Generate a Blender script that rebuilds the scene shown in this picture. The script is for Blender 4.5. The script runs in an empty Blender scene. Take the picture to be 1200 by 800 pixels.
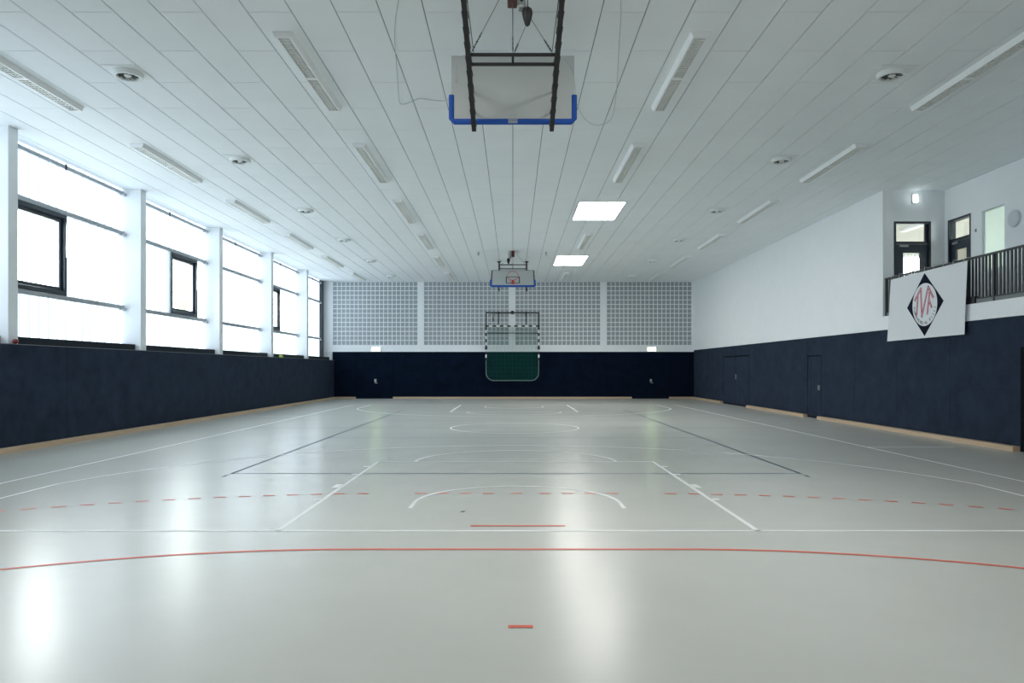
import bpy, bmesh, math, random
from mathutils import Vector, Matrix
random.seed(7)
S = bpy.context.scene
col = S.collection
PI = math.pi
# ------------------------------------------------------------------ camera, sky, exposure
FPX = 852.0; VX = 601.0; VY = 432.5; EYE = 1.65          # focal length in pixels of the 1200x800 frame, horizon, eye height
cam = bpy.data.cameras.new('camera'); camo = bpy.data.objects.new('camera', cam); col.objects.link(camo)
camo.location = (0, 0, EYE); camo.rotation_euler = (PI/2, 0, 0)
cam.sensor_width = 36; cam.lens = FPX/1200*36
cam.shift_y = (VY-400)/1200; cam.shift_x = -(VX-600)/1200
cam.clip_start = 0.05; cam.clip_end = 500
S.camera = camo
SKY = 8.0; PANEL_E = 1.2; BACK_E = 0.15; DOME_E = 8.0      # sky, daylight of the milky wall sheets, glow of the added rear fill, roof domes
w = bpy.data.worlds.new('sky'); S.world = w; w.use_nodes = True
nt = w.node_tree; bg = nt.nodes['Background']
tc = nt.nodes.new('ShaderNodeTexCoord'); sx = nt.nodes.new('ShaderNodeSeparateXYZ'); rp = nt.nodes.new('ShaderNodeValToRGB')
nt.links.new(tc.outputs['Generated'], sx.inputs[0]); nt.links.new(sx.outputs['Z'], rp.inputs[0]); nt.links.new(rp.outputs[0], bg.inputs[0])
rp.color_ramp.elements[0].position = 0.0; rp.color_ramp.elements[0].color = (0.935, 0.975, 1.0, 1)
rp.color_ramp.elements[1].position = 1.0; rp.color_ramp.elements[1].color = (0.95, 0.985, 1.0, 1)
bg.inputs[1].default_value = SKY
S.view_settings.view_transform = 'Standard'; S.view_settings.look = 'None'
S.view_settings.gamma = 1; S.view_settings.use_curve_mapping = False
S.view_settings.exposure = 1.25
cy = S.cycles
cy.max_bounces = 10; cy.diffuse_bounces = 6; cy.glossy_bounces = 4; cy.transmission_bounces = 6; cy.transparent_max_bounces = 12
cy.use_adaptive_sampling = False
cy.caustics_reflective = False; cy.caustics_refractive = False
cy.sample_clamp_indirect = 12; cy.blur_glossy = 0.5

# ------------------------------------------------------------------ helpers
def lin(c):
    return tuple((v/255/12.92 if v/255 <= .04045 else ((v/255+.055)/1.055)**2.4) for v in c)
def mat(name, c, rough=.6, spec=.5, metal=0, noise=0, nscale=3, bump=0, bscale=60, sheen=0, coat=0, stretch=None):
    m = bpy.data.materials.new(name); m.use_nodes = True
    t = m.node_tree; p = t.nodes['Principled BSDF']
    p.inputs['Base Color'].default_value = (*c, 1)
    p.inputs['Roughness'].default_value = rough; p.inputs['Specular IOR Level'].default_value = spec
    p.inputs['Metallic'].default_value = metal
    if sheen: p.inputs['Sheen Weight'].default_value = sheen; p.inputs['Sheen Roughness'].default_value = .6
    if coat: p.inputs['Coat Weight'].default_value = coat; p.inputs['Coat Roughness'].default_value = .1
    if noise or bump:
        g = t.nodes.new('ShaderNodeNewGeometry')
        mp = t.nodes.new('ShaderNodeMapping'); t.links.new(g.outputs['Position'], mp.inputs[0])
        if stretch: mp.inputs['Scale'].default_value = stretch
        if noise:
            n = t.nodes.new('ShaderNodeTexNoise'); n.inputs['Scale'].default_value = nscale; n.inputs['Detail'].default_value = 5
            n.inputs['Roughness'].default_value = .65
            t.links.new(mp.outputs[0], n.inputs[0])
            r = t.nodes.new('ShaderNodeValToRGB'); t.links.new(n.outputs[0], r.inputs[0])
            r.color_ramp.elements[0].position = .3; r.color_ramp.elements[0].color = (*[v*(1-noise) for v in c], 1)
            r.color_ramp.elements[1].position = .7; r.color_ramp.elements[1].color = (*[min(1, v*(1+noise)) for v in c], 1)
            t.links.new(r.outputs[0], p.inputs['Base Color'])
        if bump:
            n = t.nodes.new('ShaderNodeTexNoise'); n.inputs['Scale'].default_value = bscale; n.inputs['Detail'].default_value = 3
            t.links.new(mp.outputs[0], n.inputs[0])
            b = t.nodes.new('ShaderNodeBump'); b.inputs['Strength'].default_value = bump; b.inputs['Distance'].default_value = .01
            t.links.new(n.outputs[0], b.inputs['Height']); t.links.new(b.outputs[0], p.inputs['Normal'])
    return m
def emis(name, c, s):
    m = mat(name, (.8, .8, .8)); p = m.node_tree.nodes['Principled BSDF']
    p.inputs['Emission Color'].default_value = (*c, 1); p.inputs['Emission Strength'].default_value = s
    return m
def glass(name, tint=(.97, .99, .98)):
    m = bpy.data.materials.new(name); m.use_nodes = True; t = m.node_tree
    for n in list(t.nodes): t.nodes.remove(n)
    o = t.nodes.new('ShaderNodeOutputMaterial'); mx = t.nodes.new('ShaderNodeMixShader')
    tr = t.nodes.new('ShaderNodeBsdfTransparent'); gl = t.nodes.new('ShaderNodeBsdfGlossy'); fr = t.nodes.new('ShaderNodeLayerWeight'); pw = t.nodes.new('ShaderNodeMath'); pw.operation = 'POWER'; pw.inputs[1].default_value = 5; mr = t.nodes.new('ShaderNodeMapRange'); mr.inputs[3].default_value = .03; mr.inputs[4].default_value = .6
    tr.inputs[0].default_value = (*tint, 1); gl.inputs['Roughness'].default_value = .02; fr.inputs[0].default_value = .5
    t.links.new(fr.outputs['Facing'], pw.inputs[0]); t.links.new(pw.outputs[0], mr.inputs[0]); t.links.new(mr.outputs[0], mx.inputs[0]); t.links.new(tr.outputs[0], mx.inputs[1]); t.links.new(gl.outputs[0], mx.inputs[2])
    t.links.new(mx.outputs[0], o.inputs[0]); return m
def opal(name, c, front=(.75, .78, .8), ribs=False, k=.5):
    """light-passing sheet: translucent plus some diffuse"""
    m = bpy.data.materials.new(name); m.use_nodes = True; t = m.node_tree
    for n in list(t.nodes): t.nodes.remove(n)
    o = t.nodes.new('ShaderNodeOutputMaterial'); ad = t.nodes.new('ShaderNodeMixShader'); ad.inputs[0].default_value = k
    tl = t.nodes.new('ShaderNodeBsdfTranslucent'); df = t.nodes.new('ShaderNodeBsdfDiffuse')
    tl.inputs[0].default_value = (*c, 1); df.inputs[0].default_value = (*front, 1)
    if ribs:
        g = t.nodes.new('ShaderNodeNewGeometry'); s = t.nodes.new('ShaderNodeSeparateXYZ'); t.links.new(g.outputs['Position'], s.inputs[0])
        a = t.nodes.new('ShaderNodeMath'); a.operation = 'MULTIPLY'; a.inputs[1].default_value = 2*PI/.33
        t.links.new(s.outputs['Y'], a.inputs[0])
        b = t.nodes.new('ShaderNodeMath'); b.operation = 'SINE'; t.links.new(a.outputs[0], b.inputs[0])
        r = t.nodes.new('ShaderNodeValToRGB'); mr = t.nodes.new('ShaderNodeMapRange'); mr.inputs[1].default_value = -1
        t.links.new(b.outputs[0], mr.inputs[0]); t.links.new(mr.outputs[0], r.inputs[0])
        r.color_ramp.elements[0].position = .0; r.color_ramp.elements[0].color = (*[v*.30 for v in c], 1)
        r.color_ramp.elements[1].position = .12; r.color_ramp.elements[1].color = (*c, 1)
        t.links.new(r.outputs[0], tl.inputs[0])
    t.links.new(tl.outputs[0], ad.inputs[1]); t.links.new(df.outputs[0], ad.inputs[2]); t.links.new(ad.outputs[0], o.inputs[0])
    return m

def daylit(name, c, e, ribs=False):
    """milky glazing with the day behind it: gives off the daylight it lets through; webs of the multiwall sheet let less through"""
    m = mat(name, (.55, .57, .58), .35, .3); t = m.node_tree; p = t.nodes['Principled BSDF']
    p.inputs['Emission Color'].default_value = (*c, 1); p.inputs['Emission Strength'].default_value = e
    if ribs:
        g = t.nodes.new('ShaderNodeNewGeometry'); s = t.nodes.new('ShaderNodeSeparateXYZ'); t.links.new(g.outputs['Position'], s.inputs[0])
        a = t.nodes.new('ShaderNodeMath'); a.operation = 'MULTIPLY'; a.inputs[1].default_value = 2*PI/.33; t.links.new(s.outputs['Y'], a.inputs[0])
        b = t.nodes.new('ShaderNodeMath'); b.operation = 'SINE'; t.links.new(a.outputs[0], b.inputs[0])
        mr = t.nodes.new('ShaderNodeMapRange'); mr.inputs[1].default_value = -1; t.links.new(b.outputs[0], mr.inputs[0])
        r = t.nodes.new('ShaderNodeValToRGB'); t.links.new(mr.outputs[0], r.inputs[0])
        r.color_ramp.elements[0].position = .0; r.color_ramp.elements[0].color = (*[v*.22 for v in c], 1)
        r.color_ramp.elements[1].position = .13; r.color_ramp.elements[1].color = (*c, 1)
        t.links.new(r.outputs[0], p.inputs['Emission Color'])
    return m

class MB:
    def __init__(s): s.v = []; s.f = []; s.m = []
    def add(s, vs, fs, mi=0):
        o = len(s.v); s.v += [tuple(v) for v in vs]; s.f += [tuple(i+o for i in f) for f in fs]; s.m += [mi]*len(fs); return s
    def box(s, x0, x1, y0, y1, z0, z1, mi=0, M=None):
        vs = [Vector((x, y, z)) for x in (x0, x1) for y in (y0, y1) for z in (z0, z1)]
        if M is not None: vs = [M @ v for v in vs]
        return s.add(vs, [(0,1,3,2), (4,6,7,5), (0,4,5,1), (2,3,7,6), (0,2,6,4), (1,5,7,3)], mi)
    def cbox(s, x0, x1, y0, y1, z0, z1, c=.01, mi=0, M=None):
        """box with chamfered edges all round"""
        bm = bmesh.new(); bmesh.ops.create_cube(bm, size=1)
        for v in bm.verts: v.co = Vector(((x0+x1)/2+v.co.x*(x1-x0), (y0+y1)/2+v.co.y*(y1-y0), (z0+z1)/2+v.co.z*(z1-z0)))
        c = min(c, .45*min(x1-x0, y1-y0, z1-z0))
        bmesh.ops.bevel(bm, geom=list(bm.edges), offset=c, segments=1, affect='EDGES')
        if M is not None: bmesh.ops.transform(bm, matrix=M, verts=bm.verts)
        bm.verts.index_update()
        s.add([v.co.copy() for v in bm.verts], [[v.index for v in f.verts] for f in bm.faces], mi); bm.free(); return s
    def prism(s, pts, axis, a, b, mi=0):
        """closed 2-D outline extruded along axis from a to b; pts are the other two coordinates in order"""
        def P(p, t):
            return {'x': (t, p[0], p[1]), 'y': (p[0], t, p[1]), 'z': (p[0], p[1], t)}[axis]
        n = len(pts)
        vs = [P(p, a) for p in pts]+[P(p, b) for p in pts]
        fs = [tuple(range(n))[::-1], tuple(range(n, 2*n))]+[(i, (i+1) % n, n+(i+1) % n, n+i) for i in range(n)]
        return s.add(vs, fs, mi)
    def tube(s, pts, r, n=8, mi=0, closed=False):
        pts = [Vector(p) for p in pts]; N = len(pts); rs = r if isinstance(r, (list, tuple)) else [r]*N
        vs = []; up = None
        for i, p in enumerate(pts):
            a = pts[i-1] if (i > 0 or closed) else p; b = pts[(i+1) % N] if (i < N-1 or closed) else p
            d = (b-a).normalized()
            if up is None: up = Vector((0, 0, 1)) if abs(d.z) < .9 else Vector((0, 1, 0))
            e = d.cross(up).normalized(); up = e.cross(d).normalized()
            for k in range(n):
                t = 2*PI*k/n+PI/n; vs.append(p+(e*math.cos(t)+up*math.sin(t))*rs[i])
        fs = [(i*n+k, i*n+(k+1) % n, (i+1) % N*n+(k+1) % n, (i+1) % N*n+k) for i in range(N if closed else N-1) for k in range(n)]
        if not closed: fs += [tuple(range(n))[::-1], tuple(range((N-1)*n, N*n))]
        return s.add(vs, fs, mi)
    def lathe(s, prof, M, n=24, mi=0):
        """profile (r,z) turned about local z, placed by matrix M"""
        vs = []; 
        for r, z in prof:
            for k in range(n): vs.append(M @ Vector((max(r, 1e-4)*math.cos(2*PI*k/n), max(r, 1e-4)*math.sin(2*PI*k/n), z)))
        L = len(prof)
        fs = [(i*n+k, i*n+(k+1) % n, (i+1)*n+(k+1) % n, (i+1)*n+k) for i in range(L-1) for k in range(n)]
        fs += [tuple(range(n))[::-1], tuple(range((L-1)*n, L*n))]
        return s.add(vs, fs, mi)
    def build(s, name, m, parent=None, smooth=False):
        me = bpy.data.meshes.new(name); me.from_pydata(s.v, [], s.f); me.validate()
        for mm in (m if isinstance(m, (list, tuple)) else [m]): me.materials.append(mm)
        if len(me.polygons) == len(s.m): me.polygons.foreach_set('material_index', s.m)
        b = bmesh.new(); b.from_mesh(me); bmesh.ops.recalc_face_normals(b, faces=b.faces); b.to_mesh(me); b.free()
        if smooth:
            for p in me.polygons: p.use_smooth = True
            me.set_sharp_from_angle(angle=math.radians(40))
        o = bpy.data.objects.new(name, me); col.objects.link(o)
        if parent is not None: o.parent = parent
        return o
def tag(o, label=None, cat=None, group=None, kind=None):
    if label: o['label'] = label
    if cat: o['category'] = cat
    if group: o['group'] = group
    if kind: o['kind'] = kind
    return o
def struct(o, label=None, cat=None): return tag(o, label, cat, None, 'structure')
def empty(name, loc=(0, 0, 0)):
    o = bpy.data.objects.new(name, None); col.objects.link(o); o.location = loc; o.empty_display_size = .1; return o
def copy_tree(o, parent=None):
    c = o.copy(); col.objects.link(c)
    if parent is not None: c.parent = parent
    for ch in list(o.children): copy_tree(ch, c)
    return c
def T(x, y, z): return Matrix.Translation((x, y, z))

# ------------------------------------------------------------------ materials
M = {}
M['floor'] = mat('floor_vinyl', (.57, .58, .545), .26, .33, noise=.035, nscale=.7)
M['white'] = mat('white_plaster', (.875, .905, .93), .8, .25, noise=.015, nscale=2, bump=.05, bscale=120)
M['ceil'] = mat('ceiling_board', (.87, .915, .935), .75, .3, noise=.02, nscale=.9)
M['ceilback'] = mat('ceiling_void', (.12, .13, .13), .9)
M['column'] = mat('column_paint', (.78, .81, .83), .6, .3, noise=.01)
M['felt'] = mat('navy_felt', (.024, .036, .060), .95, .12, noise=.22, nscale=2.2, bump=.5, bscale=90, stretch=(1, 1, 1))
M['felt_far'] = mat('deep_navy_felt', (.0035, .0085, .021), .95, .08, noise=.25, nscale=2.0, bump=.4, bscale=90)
M['gap'] = mat('dark_gap', (.006, .008, .012), .9, .1)
M['wood'] = mat('beech', (.60, .44, .30), .45, .4, noise=.10, nscale=2, stretch=(6, .6, 14))
M['trimtop'] = mat('grey_edge_trim', (.20, .21, .24), .5)
M['rail'] = mat('galvanised_rail', (.40, .43, .46), .45, .5, .3, noise=.06, nscale=8)
M['frame'] = mat('anthracite_frame', (.016, .028, .045), .35, .5)
M['sash'] = mat('grey_sash_edge', (.12, .16, .20), .4, .5)
M['panel'] = daylit('polycarbonate', (.75, .88, 1.0), PANEL_E, True)
M['back'] = daylit('back_fill_glow', (.97, .99, .97), BACK_E)  # fill glow for the added band in the rear wall
M['opal'] = daylit('opal_skylight', (1.0, .985, .93), DOME_E)
M['blind'] = opal('thin_blind', (.8, .8, .78), k=.3)
M['glass'] = glass('clear_glass')
M['gglass'] = glass('green_tinted_glass', (.84, .93, .88))
M['plinth'] = mat('dark_plinth', (.010, .017, .024), .6, .2)
M['black'] = mat('black_steel', (.010, .010, .012), .4, .5)
M['lampwhite'] = mat('lamp_enamel', (.88, .90, .91), .4, .4)
M['louvre'] = mat('louvre_enamel', (.84, .86, .83), .4, .5, 0)
M['tubew'] = mat('fluorescent_glass', (.90, .90, .87), .3)
M['plate'] = mat('diffuser_enamel', (.82, .86, .86), .45, .4)
M['darkgrey'] = mat('dark_vent', (.06, .07, .07), .6)
M['blue'] = mat('blue_pad', (.012, .085, .42), .55, .35, noise=.05, nscale=10)
M['board'] = mat('backboard_white', (.53, .565, .56), .5, .3)
M['orange'] = mat('orange_ring', (.60, .10, .07), .4)
M['red'] = mat('dark_red_plastic', (.20, .012, .016), .35)
M['motor'] = mat('motor_red', (.10, .018, .014), .5)
M['steel'] = mat('steel', (.42, .44, .44), .35, .5, .8)
M['wire'] = mat('wire_rope', (.16, .18, .18), .5, .5, .3)
M['cable'] = mat('grey_cable', (.50, .54, .55), .6)
M['netgreen'] = mat('green_net', (.018, .17, .125), .8, .2)
M['stripw'] = mat('post_white', (.80, .82, .82), .4)
M['stripk'] = mat('post_black', (.012, .013, .016), .4)
M['frametube'] = mat('grey_green_tube', (.13, .20, .19), .5)
M['lw'] = mat('line_white', (.88, .90, .90), .4, .25)
M['lr'] = mat('line_red', (.74, .15, .10), .4, .2)
M['lb'] = mat('line_blue', (.02, .06, .11), .45, .12)
M['acoustic'] = mat('acoustic_grey', (.37, .41, .44), .85, .2, noise=.06, nscale=6)
M['lattice'] = mat('lattice_white', (.88, .91, .92), .6, .3)
M['cloth'] = mat('banner_cloth', (.78, .81, .84), .75, .25)
M['ink'] = mat('banner_navy', (.008, .011, .024), .85, .1)
M['inkred'] = mat('banner_crimson', (.34, .02, .07), .8, .1)
M['inkpink'] = mat('banner_pink', (.80, .40, .45), .7)
M['exit'] = emis('exit_face', (.66, 1.0, .36), 4.5)
M['lampon'] = emis('lamp_face', (.90, 1.0, 1.0), 3)
M['leaf'] = mat('leaf', (.42, .55, .28), .7, noise=.3, nscale=4)
M['bark'] = mat('bark', (.10, .075, .05), .9)
M['ground'] = mat('pale_paving', (.42, .43, .40), .9, noise=.1)
M['room'] = mat('warm_white_paint', (.60, .59, .545), .8, .2)
M['ball'] = mat('yellow_green_rubber', (.45, .62, .10), .6)
M['grille'] = mat('gallery_baluster', (.012, .016, .020), .4)
M['kick'] = mat('gallery_kickplate', (.16, .18, .18), .5)
M['disc'] = mat('disc_white', (.62, .67, .71), .5)

# ------------------------------------------------------------------ room dimensions
XL = -10.05      # front of left cladding
XG = -10.70      # left glazing plane
XR = 10.18       # right wall
YF = 40.9        # far wall
YB = -1.1        # wall behind the camera
HC = 6.57        # ceiling
XE = 11.88       # gallery side wall
YE = 20.0        # gallery end wall
ZG = 3.10        # gallery floor
SEAM = .61

struct(MB().box(-90, 60, -60, 120, -.5, -.3).build('ground', M['ground']))
flo = struct(MB().box(-10.95, 10.6, YB, YF+.3, -.3, 0).build('floor', M['floor']))

# ---- court markings: thin paint films on the floor
class Lines(MB):
    z = .0012
    def quad(s, pts): return s.add([(p[0], p[1], s.z) for p in pts], [(0, 1, 2, 3)])
    def seg(s, a, b, w=.05):
        a = Vector(a); b = Vector(b); d = (b-a).normalized(); n = Vector((-d.y, d.x))*w/2
        return s.quad([a-n, b-n, b+n, a+n])
    def arc(s, c, r, a0, a1, w=.05, n=48):
        for i in range(n):
            t0 = math.radians(a0+(a1-a0)*i/n); t1 = math.radians(a0+(a1-a0)*(i+1)/n)
            p = lambda rr, t: (c[0]+rr*math.cos(t), c[1]+rr*math.sin(t))
            s.quad([p(r-w/2, t0), p(r+w/2, t0), p(r+w/2, t1), p(r-w/2, t1)])
        return s
CX = .05; YM = 20.5
def both(fn, name, m, z):
    L = Lines(); L.z = z
    for sgn in (-1, 1):
        sub = Lines(); sub.z = z; fn(sub)
        L.add([((x-CX)*(1 if sgn < 0 else -1)+CX, y if sgn < 0 else 2*YM-y, zz) for x, y, zz in sub.v], sub.f)
    o = L.build(name, m, flo); return o
def basket(L):
    e = 7.42; bx = CX
    L.seg((bx-7.45, e), (bx+7.45, e), .06)
    L.seg((bx-7.45, e), (bx-7.45, YM)); L.seg((bx+7.45, e), (bx+7.45, YM))
    L.seg((bx-2.45, e), (bx-2.45, e+5.58), .055); L.seg((bx+2.45, e), (bx+2.45, e+5.58), .055)
    L.seg((bx-2.45, e+5.55), (bx+2.45, e+5.55))
    L.arc((bx, e+5.55), 1.8, 0, 180)
    L.arc((bx, e+1.575), 1.27, 0, 180); L.seg((bx-1.27, e+1.2), (bx-1.27, e+1.6)); L.seg((bx+1.27, e+1.2), (bx+1.27, e+1.6))
    r = 6.75; xs = 6.6; a = math.degrees(math.acos(xs/r))
    L.arc((bx, e+1.575), r, a, 180-a, .05, 90)
    yy = e+1.575+math.sqrt(r*r-xs*xs)
    L.seg((bx-xs, e), (bx-xs, yy)); L.seg((bx+xs, e), (bx+xs, yy))
    for s_ in (-1, 1):
        for t, wd in ((1.75, .10), (2.7, .40), (3.95, .10), (4.85, .10)):
            L.quad([(bx+s_*2.47, e+t), (bx+s_*2.58, e+t), (bx+s_*2.58, e+t+min(wd, .3)), (bx+s_*2.47, e+t+min(wd, .3))])
    L.seg((bx+7.45, 15.4), (bx+9.3, 15.4))
    L.arc((bx, YM), 1.8, 180, 360, .05, 40)
both(basket, 'basketball_marking', M['lw'], .0022)
def hand(L):
    g = .66; h = 1.5
    L.seg((CX-9.4, g), (CX+9.4, g))
    L.seg((CX-h, g+6), (CX+h, g+6)); L.arc((CX+h, g), 6, 0, 90, .05, 60); L.arc((CX-h, g), 6, 90, 180, .05, 60)
    L.seg((CX-.5, g+7), (CX+.5, g+7)); L.seg((CX-.08, g+4), (CX+.08, g+4))
    x = -.075
    k = 0
    xx = .0
    while xx < h:
        for s_ in ((-1, 1) if xx else (1,)): L.seg((CX+s_*xx if xx else CX-.075, g+9), (CX+s_*(xx+.15) if xx else CX+.075, g+9), .055)
        xx += .30
    a = 90-3.0
    while a > 25:
        for c_, s_ in ((h, 1), (-h, -1)):
            p0 = math.radians(a); p1 = math.radians(a-.95)
            L.seg((CX+c_+s_*9*math.cos(p0), g+9*math.sin(p0)), (CX+c_+s_*9*math.cos(p1), g+9*math.sin(p1)), .055)
        a -= 1.91
both(hand, 'handball_marking', M['lr'], .0030)
def volley(L):
    L.seg((CX-4.5, 11.5), (CX+4.5, 11.5)); L.seg((CX-4.5, 11.5), (CX-4.5, YM)); L.seg((CX+4.5, 11.5), (CX+4.5, YM))
    L.seg((CX-4.5, 17.5), (CX+4.5, 17.5)); L.seg((CX-7.45, YM), (CX+7.45, YM))
    for s_ in (-1, 1): L.seg((CX+s_*4.5, 11.15), (CX+s_*4.5, 11.32))
both(volley, 'volleyball_marking', M['lb'], .0015)
L = Lines(); L.z = .0038
for x, y in ((-.58, 8.42), (CX-2.45+.12, 13.4), (2.2, 13.5)):
    pts = [(x+.03*math.cos(2*PI*k/16), y+.03*math.sin(2*PI*k/16), L.z) for k in range(16)]
    L.add(pts, [tuple(range(16))])
L.build('floor_socket', M['darkgrey'], flo)

# ------------------------------------------------------------------ ceiling of staggered boards, two skylight wells in view, two added overhead as fill light
SKYL = [(-2.8, -1.4, 6.3, 8.2), (1.95, 3.35, 6.3, 8.2), (1.94, 3.36, 21.42, 24.02), (1.90, 3.30, 31.55, 34.5)]  # first two are unseen, added to brighten the near floor
def clip(rect, holes):
    rs = [rect]
    for hx0, hx1, hy0, hy1 in holes:
        out = []
        for x0, x1, y0, y1 in rs:
            if hx1 <= x0 or hx0 >= x1 or hy1 <= y0 or hy0 >= y1: out.append((x0, x1, y0, y1)); continue
            if y0 < hy0: out.append((x0, x1, y0, hy0))
            if y1 > hy1: out.append((x0, x1, hy1, y1))
            a, b = max(y0, hy0), min(y1, hy1)
            if x0 < hx0: out.append((x0, hx0, a, b))
            if x1 > hx1: out.append((hx1, x1, a, b))
        rs = [r for r in out if r[1]-r[0] > .03 and r[3]-r[2] > .03]
    return rs
cb = MB(); g = .006; ch = .006
def board(x0, x1, y0, y1):
    z0 = HC; z1 = HC+.02
    vs = [(x0+g, y0+g, z1), (x1-g, y0+g, z1), (x1-g, y1-g, z1), (x0+g, y1-g, z1),
          (x0+g, y0+g, z0+ch), (x1-g, y0+g, z0+ch), (x1-g, y1-g, z0+ch), (x0+g, y1-g, z0+ch),
          (x0+g+ch, y0+g+ch, z0), (x1-g-ch, y0+g+ch, z0), (x1-g-ch, y1-g-ch, z0), (x0+g+ch, y1-g-ch, z0)]
    fs = [(8, 11, 10, 9)]
    for k in range(4):
        j = (k+1) % 4; fs += [(4+k, 4+j, j, k), (8+k, 8+j, 4+j, 4+k)]
    cb.add(vs, fs)
for i in range(-17, 20):
    x0 = i*SEAM; x1 = min(x0+SEAM, XE)
    off = 10.02 if i % 2 == 0 else 11.25
    # column just left of the seam at x=-3.04 ends a board at Y=10.02
    k0 = math.floor((YB-off)/2.46)
    y = off+k0*2.46
    while y < YF:
        a, b = max(y, YB), min(y+2.46, YF)
        if b-a > .05:
            for r in clip((x0, x1, a, b), SKYL): board(*r)
        y += 2.46
ceil = struct(cb.build('ceiling', M['ceil']))
bk = MB()
for r in clip((-11.0, 12.2, YB-.2, YF+.3), SKYL): bk.box(r[0], r[1], r[2], r[3], HC+.018, HC+.35)
bk.build('ceiling_substrate', M['ceilback'], ceil)
ed = MB(); ed.box(-11.0, -17*SEAM-.004, YB, YF, HC, HC+.018); ed.build('ceiling_edge', M['ceil'], ceil)
for i, (x0, x1, y0, y1) in enumerate(SKYL):
    o = struct(empty('window_%d' % (20+i), ((x0+x1)/2, (y0+y1)/2, HC)), 'bright rectangular skylight %s' % ['added out of view as fill light, overhead left of the camera', 'added out of view as fill light, overhead right of the camera', 'nearer the camera', 'nearer the far wall'][i])
    def loc(mb, name, m, p=o):
        q = mb.build(name, m, p); q.matrix_parent_inverse = p.matrix_world.inverted(); q.location = -p.location; return q
    f = MB(); t = .03
    f.box(x0, x0+t, y0, y1, HC-.004, HC+.34).box(x1-t, x1, y0, y1, HC-.004, HC+.34).box(x0+t, x1-t, y0, y0+t, HC-.004, HC+.34).box(x0+t, x1-t, y1-t, y1, HC-.004, HC+.34)
    q = f.build('skylight_frame', M['rail'], o); q.location = (-o.location.x, -o.location.y, -o.location.z)
    f = MB(); n = 8
    vs = []; fs = []
    for a in range(n+1):
        for b in range(n+1):
            u = a/n; v = b/n; h = .10*(1-(2*u-1)**4)*(1-(2*v-1)**4)
            vs.append((x0+t+(x1-x0-2*t)*u, y0+t+(y1-y0-2*t)*v, HC+.012+h*.3))
    for a in range(n):
        for b in range(n): fs.append((a*(n+1)+b, (a+1)*(n+1)+b, (a+1)*(n+1)+b+1, a*(n+1)+b+1))
    f.add(vs, fs); q = f.build('skylight_dome', M['opal'], o, True); q.location = (-o.location.x, -o.location.y, -o.location.z)

# ------------------------------------------------------------------ left wall
COLS = [-1.05, 4.05, 9.35, 14.65, 19.87, 25.2, 30.6, 35.9]
ZL = 2.15
wl = MB()
y = YB
while y < YF-.01:
    y1 = min(y+2.5, YF); wl.cbox(XL-.02, XL, y+.003, y1-.003, .0, ZL, .004); y = y1
wl.box(XL-.11, XL-.02, YB, YF, 0, ZL-.002)
wall_left = struct(wl.build('wall_left', M['felt']))
MB().box(XL-.13, XL+.006, YB, YF, ZL, ZL+.012).build('wall_cap', M['trimtop'], wall_left)
MB().box(-10.95, XL-.11, YB, YF, 0, 2.09).build('wall_base', M['white'], wall_left)
for k, y in enumerate(COLS):
    struct(MB().cbox(-10.69, -10.12 if 0 else -10.165, y, y+.29, 2.09, HC, .008).build('column', M['column']))
struct(MB().box(-10.95, -10.17, 40.95, 41.2, 2.09, HC).build('column', M['column']))
# plinth boards between the columns
edges = COLS+[YF+.02]
nwin = 0
OPEN = {3: (15.43, 17.30), 4: (22.57, 24.44), 6: (31.28, 33.15)}
for k in range(len(COLS)):
    a = COLS[k]+.29; b = edges[k+1]
    if k == len(COLS)-1: b = 40.9
    bay = empty('window_%d' % (k+10), (XG, (a+b)/2, 2.33)); struct(bay, 'bay of translucent ribbed wall glazing with horizontal rails')
    ox, oy, oz = -bay.location.x, -bay.location.y, -bay.location.z
    def put(mb, name, m, par=bay, sm=False):
        q = mb.build(name, m, par, sm)
        if par is bay: q.location = (-bay.location.x, -bay.location.y, -bay.location.z)
        return q
    put(MB().box(XG+.02, -10.32, a+.01, b-.01, 2.09, 2.33), 'plinth', M['plinth'])
    end = 40.15 if k == len(COLS)-1 else b
    # translucent sheets, cut round the opening window
    ya, yb = COLS[k], (edges[k+1] if k < len(COLS)-1 else 40.15)
    pm = MB(); hole = [OPEN[k]] if k in OPEN else []
    rects = [(ya, yb, 2.2, 3.34), (ya, yb, 5.36, HC)]
    if hole: rects += [(ya, hole[0][0], 3.34, 5.36), (hole[0][1], yb, 3.34, 5.36)]
    else: rects += [(ya, yb, 3.34, 5.36)]
    if k < 2: rects = []; put(MB().box(XG-.1, XG, ya, yb, 2.2, HC), 'wall_infill', M['white'])
    for q0, q1, z0, z1 in rects: pm.add([(XG, q0, z0), (XG, q1, z0), (XG, q1, z1), (XG, q0, z1)], [(0, 1, 2, 3)])
    put(pm, 'polycarbonate_sheet', M['panel'])
    for z0, z1 in ((3.28, 3.39), (5.30, 5.41), (6.40, 6.49)):
        r = MB(); r.cbox(XG+.01, XG+.09, a+.005, end-.02, z0, z1, .008); r.box(XG+.09, XG+.095, a+.02, end-.03, z0+.03, z1-.03)
        r.box(XG+.02, XG+.16, end-.16, end-.03, z0-.035, z0+.03)
        q = put(r, 'rail', M['rail'])
    c = MB().box(XG+.085, XG+.11, a+2.3, a+2.34, 6.38, 6.51); put(c, 'clip', M['black'])
    if k == len(COLS)-1:
        put(MB().cbox(XG-.02, XG+.06, 40.17, 40.93, 2.2, HC, .01), 'end_post', M['frame'])
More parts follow.
